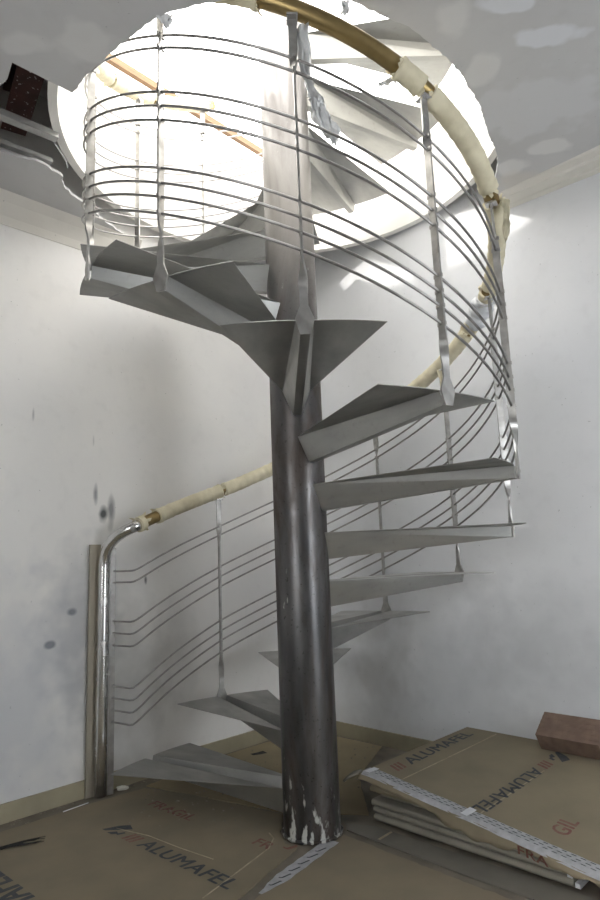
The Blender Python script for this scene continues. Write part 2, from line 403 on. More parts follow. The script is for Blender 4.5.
# one tread: folded sheet with two wings and a tapering channel between them
def tread_mesh():
    RT, AW = .908, .284; RA = .897
    xi, yi = .0975, .057; xo, yo = .8955, .026; hi, ho = .108, .046; bi, bo = .016, .015
    V = []; F = []
    def v(*p): V.append(p); return len(V)-1
    fold = {}
    for s in (1, -1):
        fi = v(xi, s*yi, 0); fo = v(xo, s*yo, 0); n = 8
        a0 = math.atan2(yo, xo); arc = []
        for i in range(1, n+1):
            a = a0+(AW-a0)*i/n; r = RA+(RT-RA)*i/n; arc.append(v(r*math.cos(a), s*r*math.sin(a), 0))
        F.append([fi, fo]+arc); b1 = v(.113, s*bi, -hi); b2 = v(xo, s*bo, -ho)
        F.append([fi, fo, b2, b1]); fold[s] = (b1, b2)
    F.append([fold[1][0], fold[1][1], fold[-1][1], fold[-1][0]])
    me = bpy.data.meshes.new('tread'); me.from_pydata(V, [], F); me.update()
    bm = bmesh.new(); bm.from_mesh(me); bmesh.ops.recalc_face_normals(bm, faces=bm.faces); bm.to_mesh(me); bm.free()
    me.materials.append(M_tread); return me
TM = tread_mesh()
t0 = bpy.data.objects.new('tread', TM); COL.objects.link(t0); t0.parent = stair
solid(t0, .0035); bevel(t0, .001, 1)
for k in range(1, 19):
    o = t0 if k == 1 else t0.copy()
    if k > 1: COL.objects.link(o)
    o.location = (0, 0, Z0+.2*k); o.rotation_euler.z = th(k) - (.03 if k == 1 else 0)

# balusters: flat bars, twisted a quarter turn above a hexagonal foot plate
HB = 1.035
def baluster_mesh():
    st = [(-.048, .030, 90), (-.003, .057, 90), (.003, .057, 90), (.042, .026, 90), (.07, .025, 88), (.10, .027, 78), (.125, .029, 60), (.15, .030, 35), (.175, .028, 12), (.20, .028, 0),
          (.5, .028, 0), (.80, .028, 0), (.84, .028, 12), (.865, .028, 40), (.89, .028, 68), (.92, .028, 86), (.95, .028, 90), (HB, .028, 90)]
    mb = MB(); vs = []; t = .0035
    fine = []
    for (z0, w0, a0), (z1, w1, a1) in zip(st, st[1:]):
        m = 4 if a0 != a1 else 1
        for q in range(m): fine.append((z0+(z1-z0)*q/m, w0+(w1-w0)*q/m, a0+(a1-a0)*q/m))
    st = fine+[st[-1]]
    for z, w, a in st:
        c, s = math.cos(math.radians(a)), math.sin(math.radians(a))
        for x, y in ((-w/2, -t), (w/2, -t), (w/2, t), (-w/2, t)): vs.append((x*c-y*s, x*s+y*c, z))
    fs = [(i*4+k, i*4+(k+1) % 4, (i+1)*4+(k+1) % 4, (i+1)*4+k) for i in range(len(st)-1) for k in range(4)]
    fs += [(3, 2, 1, 0), tuple((len(st)-1)*4+k for k in range(4))]
    mb.add(vs, fs, True); return mb
b0 = baluster_mesh().build('baluster', M_bar, stair)
m = b0.modifiers.new('e', 'EDGE_SPLIT'); m.split_angle = .6
OFF = [.887, .839, .669, .616, .562, .385, .331, .281, .221]
RB = .9035
fer = MB().box((-.0165, -.0048, -.006), (.0165, .0048, .006))
sad = MB().box((-.022, -.018, HB-.004), (.022, .018, HB+.004)).tube([(0, 0, HB), (0, 0, HB+.03)], .007, 8)
f0 = fer.build('rod_clip', M_bar, b0, (0, 0, OFF[0])); clips = [f0]
for f in OFF[1:]:
    d = f0.copy(); COL.objects.link(d); d.location = (0, 0, f); clips.append(d)
s0 = sad.build('handrail_saddle', M_chrome, b0)
for k in range(2, 16):
    if k == 2: o = b0
    else:
        o = b0.copy(); COL.objects.link(o)
        for c in clips+[s0]: d = c.copy(); COL.objects.link(d); d.parent = o
    p = hp(k, RB, 0); o.location = p; o.rotation_euler.z = th(k)

# newel post: polished tube that bends over into the handrail, with a flat bar behind it
NX, NY = -.985, .468; BX, BY = -.945, .487
HC = 1.075
start = [Vector((NX, NY, z)) for z in (.006, .3, .6, .9, 1.06)]
P0 = Vector((NX, NY, 1.06)); P3 = hp(.93, RB, HC); T3 = (hp(1.0, RB, HC)-hp(.93, RB, HC)).normalized()
P1 = P0+Vector((0, 0, .15)); P2 = P3 - T3*.09
bez = [P0*(1-t)**3+P1*3*t*(1-t)**2+P2*3*t*t*(1-t)+P3*t**3 for t in [i/12 for i in range(1, 13)]]
np_ = MB().tube(start+bez, .028, 20).build('newel_post', M_chrome, stair)
np_['label'] = 'polished steel newel tube bending over into the handrail'
fb = MB(); rz = Matrix.Rotation(math.atan2(BY-NY, BX-NX), 3, 'Z')
fb.box((-.014, -.004, .004), (.014, .004, 1.15), rz, (BX, BY, 0))
fb.build('rod_bar', M_rail, np_)
for z in (.15, .55, .95): MB().box((.02, -.004, z-.012), (.036, .004, z+.012), rz, (NX, NY, 0)).build('bar_lug', M_bar, np_)
# guard rods
ZN = [1.0345, .981, .794, .737, .680, .490, .435, .380, .326]
for i, f in enumerate(OFF):
    zk = ZN[i]; dz = zk-(Z0+.2*.86+f)
    kink = hp(.86, RB, f+dz)
    path = [Vector((BX-.006, BY-.002, zk)), Vector((BX, BY, zk))]
    A = Vector((BX, BY, zk))
    for t in (.3, .6, .8): path.append(A.lerp(kink, t))
    nxt = hp(1.05, RB, f+dz*.83)
    for t in (.25, .5, .75): path.append((A.lerp(kink, .85))*(1-t)**2+kink*2*t*(1-t)+nxt*t*t)
    k = 1.05
    while k < 14.95: path.append(hp(k, RB, f+dz*max(0, (2-k)/1.14))); k += .1
    path.append(hp(14.95, RB, f))
    MB().tube(path, .0048, 8).build('guard_rod', M_rail, stair)
# handrail: brass tube, mostly wrapped in cream masking paper
def helix(k0, k1, off, dk=.06):
    n = max(2, int((k1-k0)/dk)); return [hp(k0+(k1-k0)*i/n, RB, off) for i in range(n+1)]
hr = MB().tube(helix(.93, 14.15, HC), .029, 20).build('handrail', M_brass, stair)
hr['label'] = 'brass handrail tube'
def wrap(k0, k1, lab=None):
    pth = helix(k0, k1, HC, .018); n = len(pth)
    rs = []
    for i in range(n):
        e = min(i, n-1-i)
        rs.append(.0365+.0008*math.sin(i*1.3)+.0007*random.uniform(-1, 1)+(.002*random.uniform(0, 1.5) if e < 3 else 0))
    mb = MB().tube(pth, rs, 18, jitter=.05)
    # torn shreds at both ends
    for end in (0, n-1):
        for q in range(5):
            a = random.uniform(0, 2*PI); p = pth[end]; t = (pth[min(end+1, n-1)]-pth[max(end-1, 0)]).normalized()
            u = t.cross(Vector((0, 0, 1))).normalized(); w = t.cross(u)
            c = p+(u*math.cos(a)+w*math.sin(a))*.034; sgn = -1 if end == 0 else 1
            L = random.uniform(.015, .035); out = (u*math.cos(a)+w*math.sin(a))
            tip = c+t*sgn*L*.7+out*L*.6; side = t.cross(out)*.010
            mb.add([c-side, c+side, c+t*sgn*L*.4+out*.010+side, tip, c+out*.003-side*.8], [(0, 1, 2, 3, 4)])
    o = mb.build('masking_paper', M_paper, hr)
    return o
for k0, k1 in ((.90, .965), (1.17, 2.03), (2.07, 3.02), (3.06, 4.02), (4.06, 5.46), (5.5, 5.97), (6.03, 6.92), (7.06, 7.94), (8.02, 8.22), (9.22, 10.1), (10.14, 11.2), (11.24, 12.4), (12.44, 13.2), (13.24, 14.05)):
    wrap(k0, k1)
# crumple of paper on the handrail above baluster 5
mb = MB()
pth = helix(5.58, 5.90, HC, .02); mb.tube(pth, [.040+.010*math.sin(i*2.3)**2+.004*random.random() for i in range(len(pth))], 14, jitter=.5)
o = mb.build('masking_paper', M_white, hr); o['label'] = 'crumpled white wrapping'

# ------------------------------------------------------------------ torn films and shreds hanging from the handrail
def shred(name, label, path, widths, mat, cat, cross=Vector((1, 0, 0)), depth=.012, seed=0, group=None):
    rows = []; n = len(path); rr = random.Random(seed)
    fine = []
    for i in range(n-1):
        for s in range(4):
            t = s/4; fine.append((Vector(path[i]).lerp(Vector(path[i+1]), t), widths[i]*(1-t)+widths[i+1]*t))
    fine.append((Vector(path[-1]), widths[-1])); cols = 7; vs = []
    for i, (p, w) in enumerate(fine):
        for c in range(cols):
            s = c/(cols-1)-.5
            q = p+cross*w*s*(1+.25*rr.uniform(-1, 1))
            q += Vector((0, 1, 0))*depth*(math.sin(c*2.4+i*.7+seed)*.8+rr.uniform(-.6, .6))+Vector((0, 0, rr.uniform(-.006, .006)))
            vs.append(q)
    fs = [(i*cols+c, i*cols+c+1, (i+1)*cols+c+1, (i+1)*cols+c) for i in range(len(fine)-1) for c in range(cols-1)]
    o = MB().add(vs, fs, True).build(name, mat); solid(o, .0008)
    tag(o, label, cat, group); return o
HX = hp(8.93, .93, HC-.02)
shred('torn_plastic_film', 'long crumpled white plastic film hanging beside the top of the front baluster', [(HX.x-.01, HX.y+.03, HX.z-.02), (.075, -.84, 2.66), (.095, -.84, 2.58), (.110, -.84, 2.545), (.125, -.84, 2.48), (.15, -.84, 2.43), (.165, -.84, 2.39)],
      [.06, .035, .03, .045, .065, .055, .02], M_film, 'plastic film', seed=3, depth=.014)
hA = hp(5.0, RB+.0, HC-.03)
shred('torn_paper_strip', 'narrow pale paper strip dangling from the wrapped handrail behind the rods', [(hA.x-.02, hA.y, hA.z), (hA.x-.015, hA.y-.01, hA.z-.06), (hA.x-.01, hA.y, hA.z-.13), (hA.x-.012, hA.y, hA.z-.19)], [.03, .018, .012, .006], M_paper, 'paper strip', seed=5, depth=.006)
hB = hp(6.95, RB+.01, HC)
shred('torn_wrapping_scrap', 'ragged cream wrapping scrap hanging down the outer right baluster', [(hB.x+.03, hB.y-.02, hB.z-.01), (hB.x+.035, hB.y-.02, hB.z-.07), (hB.x+.03, hB.y-.02, hB.z-.13), (hB.x+.02, hB.y-.02, hB.z-.19)], [.035, .03, .028, .01], M_paper, 'paper scrap', seed=8, depth=.008)
hC = hp(8.2, RB, HC)
shred('torn_tape_scrap', 'small whitish torn tape scrap sticking out where the bare brass handrail begins', [(hC.x-.005, hC.y+.035, hC.z+.0), (hC.x-.04, hC.y+.045, hC.z-.012), (hC.x-.07, hC.y+.045, hC.z-.02)], [.03, .03, .012], M_film, 'tape scrap', cross=Vector((.2, 0, 1)), seed=2, depth=.006)
shred('ceiling_paper_flap', 'small white paper flap hanging from the ceiling edge above the brass handrail', [(.215, -.893, 2.872), (.217, -.89, 2.85), (.215, -.888, 2.825)], [.025, .022, .026], M_film, 'paper flap', seed=4, depth=.003)
shred('ceiling_paper_flap', 'spiky white torn paper at the ceiling edge above the second baluster from the left', [(-.385, -.865, 2.873), (-.383, -.855, 2.86), (-.38, -.85, 2.835)], [.06, .04, .008], M_film, 'paper flap', seed=9, depth=.004)

# ------------------------------------------------------------------ inside the ceiling void, and above
# red beam: an I section
A = Vector((-1.30, -.48, 3.22)); B = Vector((-1.02, .10, 3.22))
A = Vector((-1.0, -.45, 0)); B = Vector((-1.32, .03, 0)); d = (B-A).normalized(); A -= d*1.6; B += d*.0
B = A + d*2.15
ang = math.atan2(d.y, d.x); RB3 = Matrix.Rotation(ang, 3, 'Z'); L = (B-A).length
mb = MB(); mb.box((0, -.055, 3.13), (L, .055, 3.14), RB3, A); mb.box((0, -.004, 3.14), (L, .004, 3.34), RB3, A); mb.box((0, -.055, 3.34), (L, .055, 3.35), RB3, A)
tag(mb.build('steel_beam', M_beam), 'dark red primed steel beam inside the torn ceiling void at upper left', 'beam')
def channel(name, label, a, b, w, h):
    a = Vector(a); b = Vector(b); d = (b-a); L = d.length; R = d.to_track_quat('X', 'Z').to_matrix()
    mb = MB(); t = .0015
    mb.box((0, -w/2, 0), (L, w/2, t), R, a); mb.box((0, -w/2, 0), (L, -w/2+t, h), R, a); mb.box((0, w/2-t, 0), (L, w/2, h), R, a)
    o = mb.build(name, M_galv)
    return o
tag(channel('metal_ceiling_channel', '', (-1.45, -.52, 2.96), (-1.028, -.150, 2.96), .042, .03), 'pale galvanised ceiling channel, upper of two crossing the dark ceiling void', 'ceiling channel', 'ceiling channels in the void')
tag(channel('metal_ceiling_channel', '', (-1.45, -.33, 2.93), (-1.10, -.03, 2.93), .028, .02), 'thinner galvanised ceiling channel, lower one just above the broken board edge', 'ceiling channel', 'ceiling channels in the void')
tag(MB().tube([(-1.05, -.14, 2.965), (-1.045, -.09, 2.96), (-1.035, -.02, 2.945), (-1.045, .02, 2.94)], .0025, 6).build('wire_hanger', M_white), 'short thin white wire hanging off the end of the upper ceiling channel', 'wire')
# timber batten and cable above the opening
a = Vector((-.962, .447, 3.9)); b = Vector((-.17, 1.31, 3.9)); R = (b-a).to_track_quat('X', 'Z').to_matrix()
gr = empty('timber_guard_rail', 'brown timber rail across the bright upper opening behind the upper rods', 'guard rail', (0, 0, 0))
mb = MB(); mb.box((-.22, -.016, -.022), ((b-a).length+.24, .016, .022), R, a); mb.build('rail', M_wood, gr)
for q in (-.18, (b-a).length+.20):
    c = a+(b-a).normalized()*q; z1 = c.z-.022
    MB().box((-.025, -.016, TOP+.101), (.025, .016, z1), Matrix.Rotation(math.atan2((b-a).y, (b-a).x), 3, 'Z'), (c.x, c.y, 0)).build('post', M_wood, gr)
# lumps at the back of the opening
def lump(name, label, cat, c, r, mat, seed=0, group=None, sub=3, amp=.35):
    bm = bmesh.new(); bmesh.ops.create_icosphere(bm, subdivisions=sub, radius=1)
    for v in bm.verts:
        q = v.co.copy(); k = 1+amp*noise.noise(q*1.7+Vector((seed*3.1, seed, 0)))+amp*.4*noise.noise(q*5+Vector((0, seed, 0)))
        v.co = Vector((q.x*r[0]*k, q.y*r[1]*k, q.z*r[2]*k))+Vector(c)
    me = bpy.data.meshes.new(name); bm.to_mesh(me); bm.free(); me.materials.append(mat)
    o = bpy.data.objects.new(name, me); COL.objects.link(o); return tag(o, label, cat, group)

# ------------------------------------------------------------------ floor coverings
CAMX, CAMY, CAMZ = .005, -2.651, 1.067
def S(x, y, z0, z1):
    k = (CAMZ-z1)/(CAMZ-z0); return (CAMX+(x-CAMX)*k, CAMY+(y-CAMY)*k)
def sheet(name, pts, z, t, mat, label, cat, ragged=.004):
    q = rag(pts+[pts[0]], ragged)[:-1] if ragged else pts
    o = MB().prism(q, z, z+t).build(name, mat); return tag(o, label, cat)
base_back = CN+dLft*.0
wl = lambda s, m=.05: tuple((CN+dLft*s-nL*m)[:2])
wr = lambda s, m=.05: tuple((CN+dRgt*s-nR*m)[:2])
# back sheet in the far corner
back = sheet('cardboard_sheet', [(-.80, .585), (-.12, .20), (.235, .14), (.235, .60), wr(.62, .03), (wr(.03, .03)[0], wr(.03, .03)[1]-.02), wl(.75, .03)], .0005, .003, M_card2, 'yellowish cardboard sheet on the floor in the far corner behind the column', 'cardboard sheet')
left = sheet('cardboard_sheet', [(-.93, .44), (-.80, .55), (-.55, .44), (-.12, .17), (-.13, .0), (-.105, -.10), (-.06, -.135), (-.40, -.75), (-1.0, -1.7), (-2.0, -.85), (-1.32, .07), (-1.05, .34)], .0005, .005, M_card, 'large printed cardboard sheet covering the floor left of the column', 'cardboard sheet')
right = sheet('cardboard_sheet', [(.01, -.15), (.075, -.12), (.12, -.035), (.487, -.42), (1.0, -.90), (1.3, -1.5), (-.1, -1.7), (-.9, -1.7), (-.38, -.78)], .0005, .004, M_card, 'plain cardboard sheet on the floor right of the printed tape strip', 'cardboard sheet')
grey = sheet('floor_board', [(.135, .06), (.25, .02), (.82, -.52), (1.15, -.87), (1.02, -.88), (.497, -.375), (.135, .0)], .0005, .006, M_grey, 'greyish hardboard strip on the floor along the front of the board stack', 'floor board', 0)

def text_mesh(name, body, org, ang, length, height, mat, parent, zf, shear=.0, bold=.010, lift=.001):
    cu = bpy.data.curves.new('txt', 'FONT'); cu.body = body; cu.size = 1; cu.shear = shear;  cu.space_character = 1.05
    cu.resolution_u = 3
    ob = bpy.data.objects.new('txt', cu); COL.objects.link(ob); bpy.context.view_layer.update()
    dg = bpy.context.evaluated_depsgraph_get(); me = bpy.data.meshes.new_from_object(ob.evaluated_get(dg))
    xs = [v.co.x for v in me.vertices]; ys = [v.co.y for v in me.vertices]
    x0, x1, y0, y1 = min(xs), max(xs), min(ys), max(ys)
    c, s = math.cos(ang), math.sin(ang)
    for v in me.vertices:
        u = (v.co.x-x0)/(x1-x0)*length; w = (v.co.y-y0)/(y1-y0)*height
        X = org[0]+u*c-w*s; Y = org[1]+u*s+w*c; v.co = (X, Y, zf(X, Y)+lift)
    # heavier strokes: the same glyphs laid again slightly to the side
    V0_ = [v.co.copy() for v in me.vertices]; F0_ = [tuple(p.vertices) for p in me.polygons]; VV = []; FF = []
    for q, (du, dw) in enumerate(((0, 0), (.35, 0), (.7, 0), (.35, .3), (1.0, .1))):
        e = height*.085*(1 if bold else .4); o_ = len(VV)
        VV += [(v.x+(du*c-dw*s)*e, v.y+(du*s+dw*c)*e, v.z+.00008*q) for v in V0_]; FF += [tuple(i+o_ for i in f) for f in F0_]
    me = bpy.data.meshes.new(name); me.from_pydata(VV, [], FF); me.update()
    bpy.data.objects.remove(ob); me.materials.clear(); me.materials.append(mat)
    o = bpy.data.objects.new(name, me); COL.objects.link(o); o.parent = parent; return o
def polymark(name, polys, org, ang, mat, parent, zf, lift=.001):
    c, s = math.cos(ang), math.sin(ang); mb = MB()
    for P in polys:
        vs = []
        for u, w in P: X = org[0]+u*c-w*s; Y = org[1]+u*s+w*c; vs.append((X, Y, zf(X, Y)+lift))
        mb.add(vs, [tuple(range(len(vs)))])
    return mb.build(name, mat, parent)
def brand_line(org, ang, L, H, parent, zf, logo=True):
    """logo, three red bars, lettering – all along one baseline"""
    text_mesh('printed_lettering', 'ALUMAFEL', org, ang, L, H, M_ink, parent, zf, shear=.12)
    k = H/.07
    g = lambda P: [(u*k, w*k) for u, w in P]
    polymark('printed_bars', [g([(-.115, .0), (-.098, .0), (-.078, .065), (-.095, .065)]), g([(-.087, .0), (-.070, .0), (-.050, .065), (-.067, .065)]), g([(-.059, .0), (-.042, .0), (-.022, .065), (-.039, .065)])], org, ang, M_inkred, parent, zf)
    if logo:
        polymark('printed_logo', [g([(-.27, .0), (-.245, .0), (-.15, .085), (-.20, .105), (-.235, .07)]), g([(-.22, -.005), (-.185, -.005), (-.165, .018), (-.19, .028)]), g([(-.175, .012), (-.155, .008), (-.14, .04), (-.155, .045)])], org, ang, M_ink, parent, zf)
zl = lambda x, y: .0055
brand_line((-.680, -.062), math.radians(-41.9), .525, .062, left, zl)
text_mesh('printed_lettering', 'FRAGIL', (-.735, .335), math.radians(-40.6), .29, .055, M_inkred, left, zl)
text_mesh('printed_lettering', 'ALUMAFEL', (-.70, -.60), math.radians(138), .56, .105, M_ink, left, zl, shear=.12)
text_mesh('printed_lettering', 'FR', (-.235, -.085), math.radians(-41), .085, .05, M_inkred, left, zl)
text_mesh('printed_lettering', 'J', (-.115, -.125), math.radians(-60), .03, .05, M_inkred, left, zl)
# printed tape strip across the joint
ta = Vector((.075, -.09, 0)); tb = Vector((-.175, -.445, 0)); td = (tb-ta).normalized(); tn = Vector((-td.y, td.x, 0))
tp = []
N_ = 14
Lt = (tb-ta).length
w = lambda t: .028*(1 if t < .75 else 1-(t-.75)*3.2)
pl = [ta+td*Lt*(i/N_)+tn*w(i/N_)+tn*.002*math.sin(i*2) for i in range(N_+1)]; pr_ = [ta+td*Lt*(i/N_)-tn*w(i/N_)+tn*.002*math.sin(i*3) for i in range(N_+1)]
zt = lambda x, y: .0065
# keep clear of the column foot
tape = MB().prism([(p.x, p.y) for p in pl]+[(p.x, p.y) for p in reversed(pr_)], .0056, .0062).build('printed_tape', M_tape)
tag(tape, 'grey-white printed tape strip on the floor at the foot of the column', 'tape')
for i in range(6):
    c = ta+td*(.085+i*.055)
    text_mesh('printed_mark', 'J', (c.x-.02, c.y-.012), math.radians(-35), .022, .042, M_ink, tape, lambda x, y: .0062, shear=.3, bold=.01, lift=.0008)

# ------------------------------------------------------------------ stack of boards under flattened cardboard
SA = Vector((.25, .07, 0)); su = Vector((s2, -s2, 0)); sv = Vector((s2, s2, 0))
def SP(u, v, z=0): p = SA+su*u+sv*v; return Vector((p.x, p.y, z))
def rounded_board(name, u0, u1, v0, v1, z0, z1, mat):
    r = (z1-z0)/2*.95; zc = (z0+z1)/2; prof = []
    for i in range(7): a = -PI/2-PI*i/6; prof.append((v0+r+r*math.cos(a), zc+r*math.sin(a)))
    for i in range(7): a = PI/2-PI*i/6; prof.append((v1-r+r*math.cos(a), zc+r*math.sin(a)))
    n = len(prof); vs = [SP(u, v, z) for u in (u0, u1) for v, z in prof]
    fs = [(i, (i+1) % n, n+(i+1) % n, n+i) for i in range(n)]
    mb = MB().add(vs, fs, True); mb.f += [list(range(n-1, -1, -1)), list(range(n, 2*n))]; mb.sm += [False, False]
    return mb.build(name, mat)
specs = [(.000, .80, .000, .0068, .0325, 'bottom pale rounded board of the stack by the right wall'),
         (-.006, .775, .006, .033, .0585, 'second pale board from the bottom of the stack'),
         (-.012, .66, .003, .059, .0845, 'third pale board from the bottom of the stack'),
         (.010, .52, .045, .085, .108, 'recessed fourth board from the bottom of the stack, set back in shadow'),
         (-.02, .33, .008, .1085, .132, 'topmost brownish board of the stack just under the cardboard')]
for i, (u0, u1, v0, z0, z1, lab) in enumerate(specs):
    o = rounded_board('pale_board', u0, u1, v0, .80, z0, z1, M_board if i < 4 else M_card3)
    m = o.modifiers.new('e', 'EDGE_SPLIT'); m.split_angle = .9
    tag(o, lab, 'board', 'boards stacked by the right wall')
def ztop(x, y):
    p = Vector((x, y, 0))-SA; u = p.dot(su); v = p.dot(sv)
    return .186 - .105*max(0, u)/.82*(1-max(0, min(1, v/.85)))**1.0 
NU, NV = 46, 30; U0, U1, V0, V1 = -.045, 1.25, -.01, .828
vs = []; 
for j in range(NV+1):
    for i in range(NU+1):
        u = U0+(U1-U0)*i/NU; v = V0+(V1-V0)*j/NV
        p = SP(u, v); z = ztop(p.x, p.y)
        if j <= 1: z += .004*noise.noise(Vector((u*25, j, 0)))
        if j == 0:
            q = SP(0, -.012*noise.noise(Vector((u*14, 3, 0)))+.0); p = p+sv*(.012*noise.noise(Vector((u*14, 3, 0))))
        vs.append((p.x, p.y, z))
fs = [(j*(NU+1)+i, j*(NU+1)+i+1, (j+1)*(NU+1)+i+1, (j+1)*(NU+1)+i) for j in range(NV) for i in range(NU)]
NT = len(vs); vs += [(x, y, z-.006) for x, y, z in vs]; fs += [tuple(i+NT for i in reversed(f)) for f in fs]
rim = [i for i in range(NU+1)]+[(j+1)*(NU+1)+NU for j in range(NV)]+[NV*(NU+1)+i for i in range(NU-1, -1, -1)]+[j*(NU+1) for j in range(NV-1, 0, -1)]
fs += [(rim[i], rim[(i+1) % len(rim)], rim[(i+1) % len(rim)]+NT, rim[i]+NT) for i in range(len(rim))]
cover = MB().add(vs, fs, False).build('flattened_cardboard_box', M_card3)
tag(cover, 'flattened printed cardboard box lying over the stack of boards by the right wall', 'cardboard')
# drooping front flap with ragged lower edge
vs = []; NU2 = 70; UF = .93
for i in range(NU2+1):
    u = U0+(UF-U0)*i/NU2; p0 = SP(u, V0+.012*noise.noise(Vector((u*14, 3, 0))))
    zt0 = ztop(*SP(u, V0)[:2])-.002
    drop = .022+.012*noise.noise(Vector((u*18, 7, 0)))+(.028 if .28 < u < .62 else 0)*math.sin((u-.28)/.34*PI)**.5 if .28 < u < .62 else .022+.012*noise.noise(Vector((u*18, 7, 0)))
    for j in range(4):
        t = j/3; q = p0-sv*(.006+.012*t+.006*noise.noise(Vector((u*30, t*3, 1)))); vs.append((q.x, q.y, max(.012, zt0-drop*t)))
fs = [(i*4+j, i*4+j+1, (i+1)*4+j+1, (i+1)*4+j) for i in range(NU2) for j in range(3)]
flap = MB().add(vs, fs, True).build('front_flap', M_card3, cover); solid(flap, .004)
# tape along the front edge
vs = []
for i in range(NU2+1):
    u = U0+.01+(UF-U0-.01)*i/NU2
    for j in range(5):
        v = V0-.014+(.060)*j/4+.004*noise.noise(Vector((u*9, 5, 0)))
        p = SP(u, v); z = ztop(*SP(u, max(v, V0))[:2])+.0062+.002*noise.noise(Vector((u*40, v*60, 2)))
        if j == 0: z -= .012
        vs.append((p.x, p.y, z))
fs = [(i*5+j, i*5+j+1, (i+1)*5+j+1, (i+1)*5+j) for i in range(NU2) for j in range(4)]
tp2 = MB().add(vs, fs, True).build('printed_tape', M_tape, cover)
mb = MB()
for i in range(30):
    for j in range(3):
        u = -.01+i*.030+.010*j; v = V0+.004+.014*j
        q = [SP(u, v), SP(u+.016, v), SP(u+.019, v+.004), SP(u+.003, v+.004)]
        mb.add([(p.x, p.y, ztop(p.x, p.y)+.0098) for p in q], [(0, 1, 2, 3)])
mb.build('tape_print', M_ink, tp2)
# white tape pieces
mb = MB(); 
for u in (-.02, .42):
    a0 = SP(u, V0-.005); mb.add([(*SP(u, V0-.012)[:2], ztop(*SP(u, 0)[:2])+.0105), (*SP(u+.028, V0-.012)[:2], ztop(*SP(u+.028, 0)[:2])+.0105), (*SP(u+.032, V0+.05)[:2], ztop(*SP(u+.03, .05)[:2])+.0105), (*SP(u+.004, V0+.05)[:2], ztop(*SP(u, .05)[:2])+.0105)], [(0, 1, 2, 3)])
mb.build('white_tape', M_white, cover)
# torn strip poking out towards the column
pth = [SP(-.035, .02, .190), SP(-.075, .035, .188), SP(-.10, .03, .165)]
pth = [Vector((.215, .10, .186)), Vector((.185, .095, .182)), Vector((.155, .085, .170)), Vector((.135, .075, .158))]
MB().tube(pth, [.008, .009, .007, .004], 10, jitter=.8).build('torn_strip', M_grey, cover)
# prints on top
zz = lambda x, y: ztop(x, y)+.0005
c1 = S(.444, .291, .155, .19); brand_line((c1[0]+.005, c1[1]-.01), math.radians(46), .53, .060, cover, zz, logo=False)
c2 = (.932, .128); brand_line(c2, math.radians(222.0), .47, .056, cover, zz)
c3 = S(.80, -.43, .155, .13); text_mesh('printed_lettering', 'GIL', (c3[0]+.035, c3[1]-.005), math.radians(44), .105, .060, M_inkred, cover, zz)
fz = SP(.70, V0-.022)
def flaptext():
    cu = SP(.72, V0-.030)
    o = text_mesh('printed_lettering', 'FRA', (0, 0), 0, .10, .026, M_inkred, cover, lambda x, y: 0)
    for v in o.data.vertices:
        u, w = v.co.x, v.co.y; b = SP(.64+u, V0-.0285); v.co = (b.x, b.y, ztop(*SP(.64+u, V0)[:2])-.027+w)
flaptext()
# white board ends at the right
mb = MB(); mb.box((0, 0, 0), (.006, .05, .012))
for u0, z0, L, lab in ((.805, .012, .08, 'longer white edge strip lying at the right foot of the board stack'), (.782, .036, .05, 'shorter white edge strip at the right end of the board stack, above the longer one')):
    vs = [SP(u0, .0, z0), SP(u0+.016, .0, z0), SP(u0+.016, L, z0), SP(u0, L, z0)]; vs += [v+Vector((0, 0, .014)) for v in vs]
    tag(MB().add(vs, [(0, 3, 2, 1), (4, 5, 6, 7), (0, 1, 5, 4), (1, 2, 6, 5), (2, 3, 7, 6), (3, 0, 4, 7)]).build('white_edge_strip', M_white), lab, 'edge strip', 'white edge strips at the board stack')
# fold lines in the cardboard
def crease(pts_, wd, mat, parent, zf, name='fold_line'):
    vs = []
    for i, (x, y) in enumerate(pts_):
        x2, y2 = pts_[min(i+1, len(pts_)-1)]; x1, y1 = pts_[max(i-1, 0)]; L = math.hypot(x2-x1, y2-y1); nx, ny = -(y2-y1)/L*wd/2, (x2-x1)/L*wd/2
        vs += [(x+nx, y+ny, zf(x, y)+.0004), (x, y, zf(x, y)+.0022), (x-nx, y-ny, zf(x, y)+.0004)]
    fs = [(i*3+k, i*3+k+1, (i+1)*3+k+1, (i+1)*3+k) for i in range(len(pts_)-1) for k in (0, 1)]
    MB().add(vs, fs).build(name, mat, parent)
M_crease = simple('worn_cardboard_fold', (.40, .34, .24), (.30, .25, .17), .85, scale=30)
def line_uv(u0, v0, u1, v1, n=14): return [tuple(SP(u0+(u1-u0)*i/n, v0+(v1-v0)*i/n+0)[:2]) for i in range(n+1)]
crease(line_uv(.115, .05, .13, .80), .007, M_crease, cover, ztop)
crease(line_uv(.46, .05, .49, .52), .006, M_crease, cover, ztop)
crease([(-.36, -.46), (-.30, -.36), (-.23, -.24), (-.165, -.13), (-.15, -.05), (-.17, .0)], .006, M_crease, left, lambda x, y: .0052)
crease([(-.80, .10), (-.65, .02), (-.50, -.10), (-.36, -.20)], .004, M_crease, left, lambda x, y: .0052)
crease([(.248, -.10), (.305, -.038)], .012, M_crease, grey, lambda x, y: .0062, 'pale_stripe')

